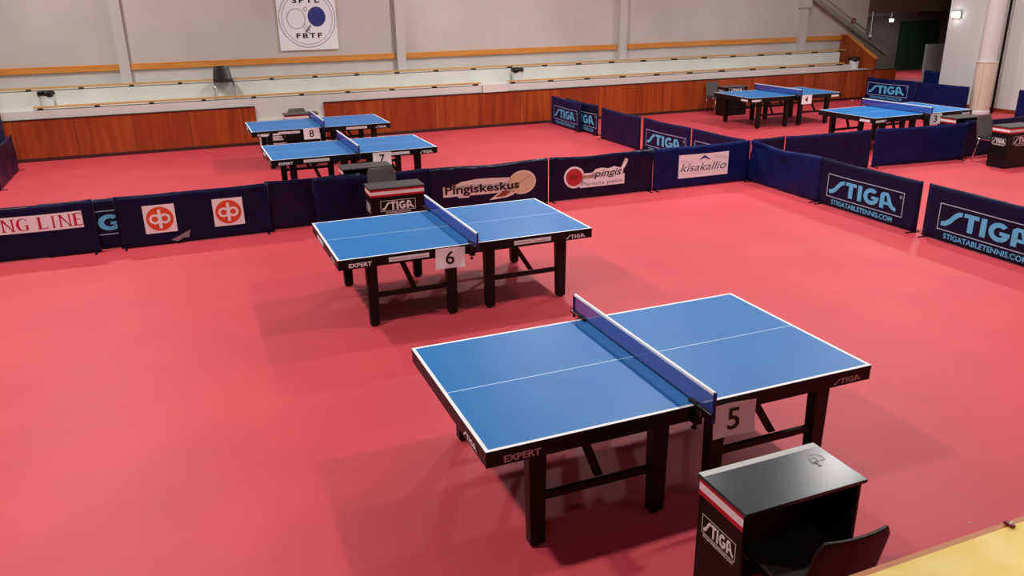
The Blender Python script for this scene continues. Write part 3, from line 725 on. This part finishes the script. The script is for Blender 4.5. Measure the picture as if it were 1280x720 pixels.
# --- left row of the far right courts, running away to the back
make_barrier((6.34, 15.05), (6.31, 13.35), 'farthest navy barrier of the middle row, touching the wooden facing', 'cloth_navy', stiga_art(.02, 1.4, .34, .16), amp=.004, flat=(-.8, .8), seed=13, group=None)
make_barrier((6.44, 14.42), (6.43, 12.66), 'navy barrier overlapped by its neighbour, only the last logo letter showing', 'cloth_dark', stiga_art(.14, 1.4, .34, .16), amp=.004, flat=(-.85, .85), seed=14, group=None)
make_barrier((6.33, 12.28), (6.30, 10.50), 'plain violet navy barrier between logo barriers in the middle row', 'cloth_violet', None, amp=.006, seed=15)
make_barrier((6.30, 10.36), (6.35, 8.72), 'navy middle-row barrier with its blue logo half hidden by the corner barrier', 'cloth_violet', stiga_art(.0, 1.4, .34, .16), amp=.004, flat=(-.8, .8), seed=16, group=None)
make_barrier((6.36, 8.66), (6.42, 7.16), 'nearest navy barrier of the middle row, only the top of its blue logo showing', 'cloth_violet', stiga_art(-.0, 1.3, .34, .16), amp=.004, flat=(-.75, .75), seed=17, group=None)
# --- row between the right hand courts
make_barrier((6.56, 7.10), (7.26, 7.14), 'short dark barrier piece behind the corner of the barrier rows', 'cloth_dark', None, amp=.006, seed=18)
make_barrier((7.27, 7.10), (9.16, 7.00), 'plain dark violet barrier, left one of two before the number 3 table', 'cloth_violet', None, amp=.008, seed=19)
make_barrier((9.26, 6.99), (11.36, 6.78), 'plain navy barrier before the number 3 table, ending at the dark chair', 'cloth_navy', None, amp=.01, seed=20)
make_barrier((11.5, 6.95), (13.3, 6.9), 'plain dark barrier behind the rightmost umpire desk', 'cloth_dark', None, amp=.008, seed=21)
# --- far right end
make_barrier((16.72, 14.72), (16.86, 13.05), 'navy barrier with a light blue logo in front of the dark recess', 'cloth_navy', stiga_art(-.08, 1.4, .36, .22), amp=.004, flat=(-.8, .8), seed=22, group=None)
make_barrier((16.84, 13.0), (16.84, 11.3), 'plain navy barrier in front of the white wall, left of the round column', 'cloth_navy', None, amp=.006, seed=23)
make_barrier((17.24, 10.16), (17.3, 8.3), 'navy barrier right of the padded column, cut by the right edge', 'cloth_navy', stiga_art(.1, 1.4, .36, .2), amp=.004, flat=(-.8, .8), seed=24, group=None)
make_barrier((18.62, 14.35), (18.95, 13.5), 'navy barrier in the dark recess against the white wall edge', 'cloth_navy', None, amp=.006, seed=25, h=.86)
# --- far left end
make_barrier((-5.9, 12.2), (-5.9, 14.3), 'dark violet barrier at the left edge before the wooden facing', 'cloth_dark', None, amp=.02, seed=26)
t = thing('curtain', 'tall navy curtain hanging at the far left edge of the photo', 'curtain', (-6.08, 0, 0))
m = MB(); v = []; f = []; n = 40
for s in (0, .02):
    for i in range(n + 1):
        yy = 11.2 + 3.2 * i / n
        for zz in (.0, .3, 1.2, 2.6): v.append((s + .035 * math.sin(i * 1.3) + .02 * math.sin(i * .7), yy, zz))
K = (n + 1) * 4
for i in range(n):
    for j in range(3):
        a = i * 4 + j; f += [(a, a + 4, a + 5, a + 1), (K + a, K + a + 1, K + a + 5, K + a + 4)]
for i in (0, n):
    for j in range(3):
        a = i * 4 + j; f.append((a, a + 1, K + a + 1, K + a))
m.add(v, f).build('fabric', 'curtain', t, smooth=True)
MB().tube([(0, 11.1, 2.62), (0, 14.5, 2.62)], .02).build('curtain_rod', 'silver', t)
for yy in (11.12, 14.44): MB().tube([(0.0, yy, 0), (0.0, yy, 2.62)], .018).build('curtain_post', 'silver', t)

# ------------------------------------------------------------------ gallery rail in the foreground corner
t = thing('gallery_rail', 'broad yellow wooden rail top in the lower right corner of the photo', 'rail', (0, -3.58, 2.2))
MB().box(-2.6, 3.0, -.62, 0, -.018, 0).build('rail_top', 'rail_wood', t, bevel=.002)
MB().box(-2.6, 3.0, -.001, .012, -.03, -.002).build('edge_strip', 'rail_edge', t)
MB().box(-2.6, 3.0, -.34, -.30, -2.2, -.018).build('rail_panel', 'red_wood', t)

# ------------------------------------------------------------------ small things on the floor
tag(MB().lathe([(.001, -.02), (.008, -.0183), (.0145, -.0138), (.0185, -.0075), (.02, 0), (.0185, .0075), (.0145, .0138), (.008, .0183), (.001, .02)], 0, 0, 20).build('table_tennis_ball', 'ball', smooth=True),
    'white ball on the red floor between the number 4 table and the far logo barrier', 'ball').location = (16.4, 14.9, .02)
tag(MB().add([(1.494, -1.556, 0.0), (1.508, -1.560, .001), (1.506, -1.546, .006), (1.495, -1.548, .004), (1.497, -1.553, .008)], [(0, 1, 4), (1, 2, 4), (2, 3, 4), (3, 0, 4), (0, 3, 2, 1)]).build('paper_scrap', 'paper'),
    'tiny white scrap on the floor near the wooden rail', 'litter')
t = thing('rail_clip', 'small dark clip on the far edge of the yellow wooden rail', 'clip', (-1.393, -3.583, 2.2))
MB().box(-.004, .004, -.006, .012, 0, .006).build('clip_body', 'paddle_dark', t, bevel=.001)
MB().tube([(-.003, .0, .007), (.009, .004, .004)], .002, 8).build('clip_pin', 'sticker_cream', t, smooth=True)
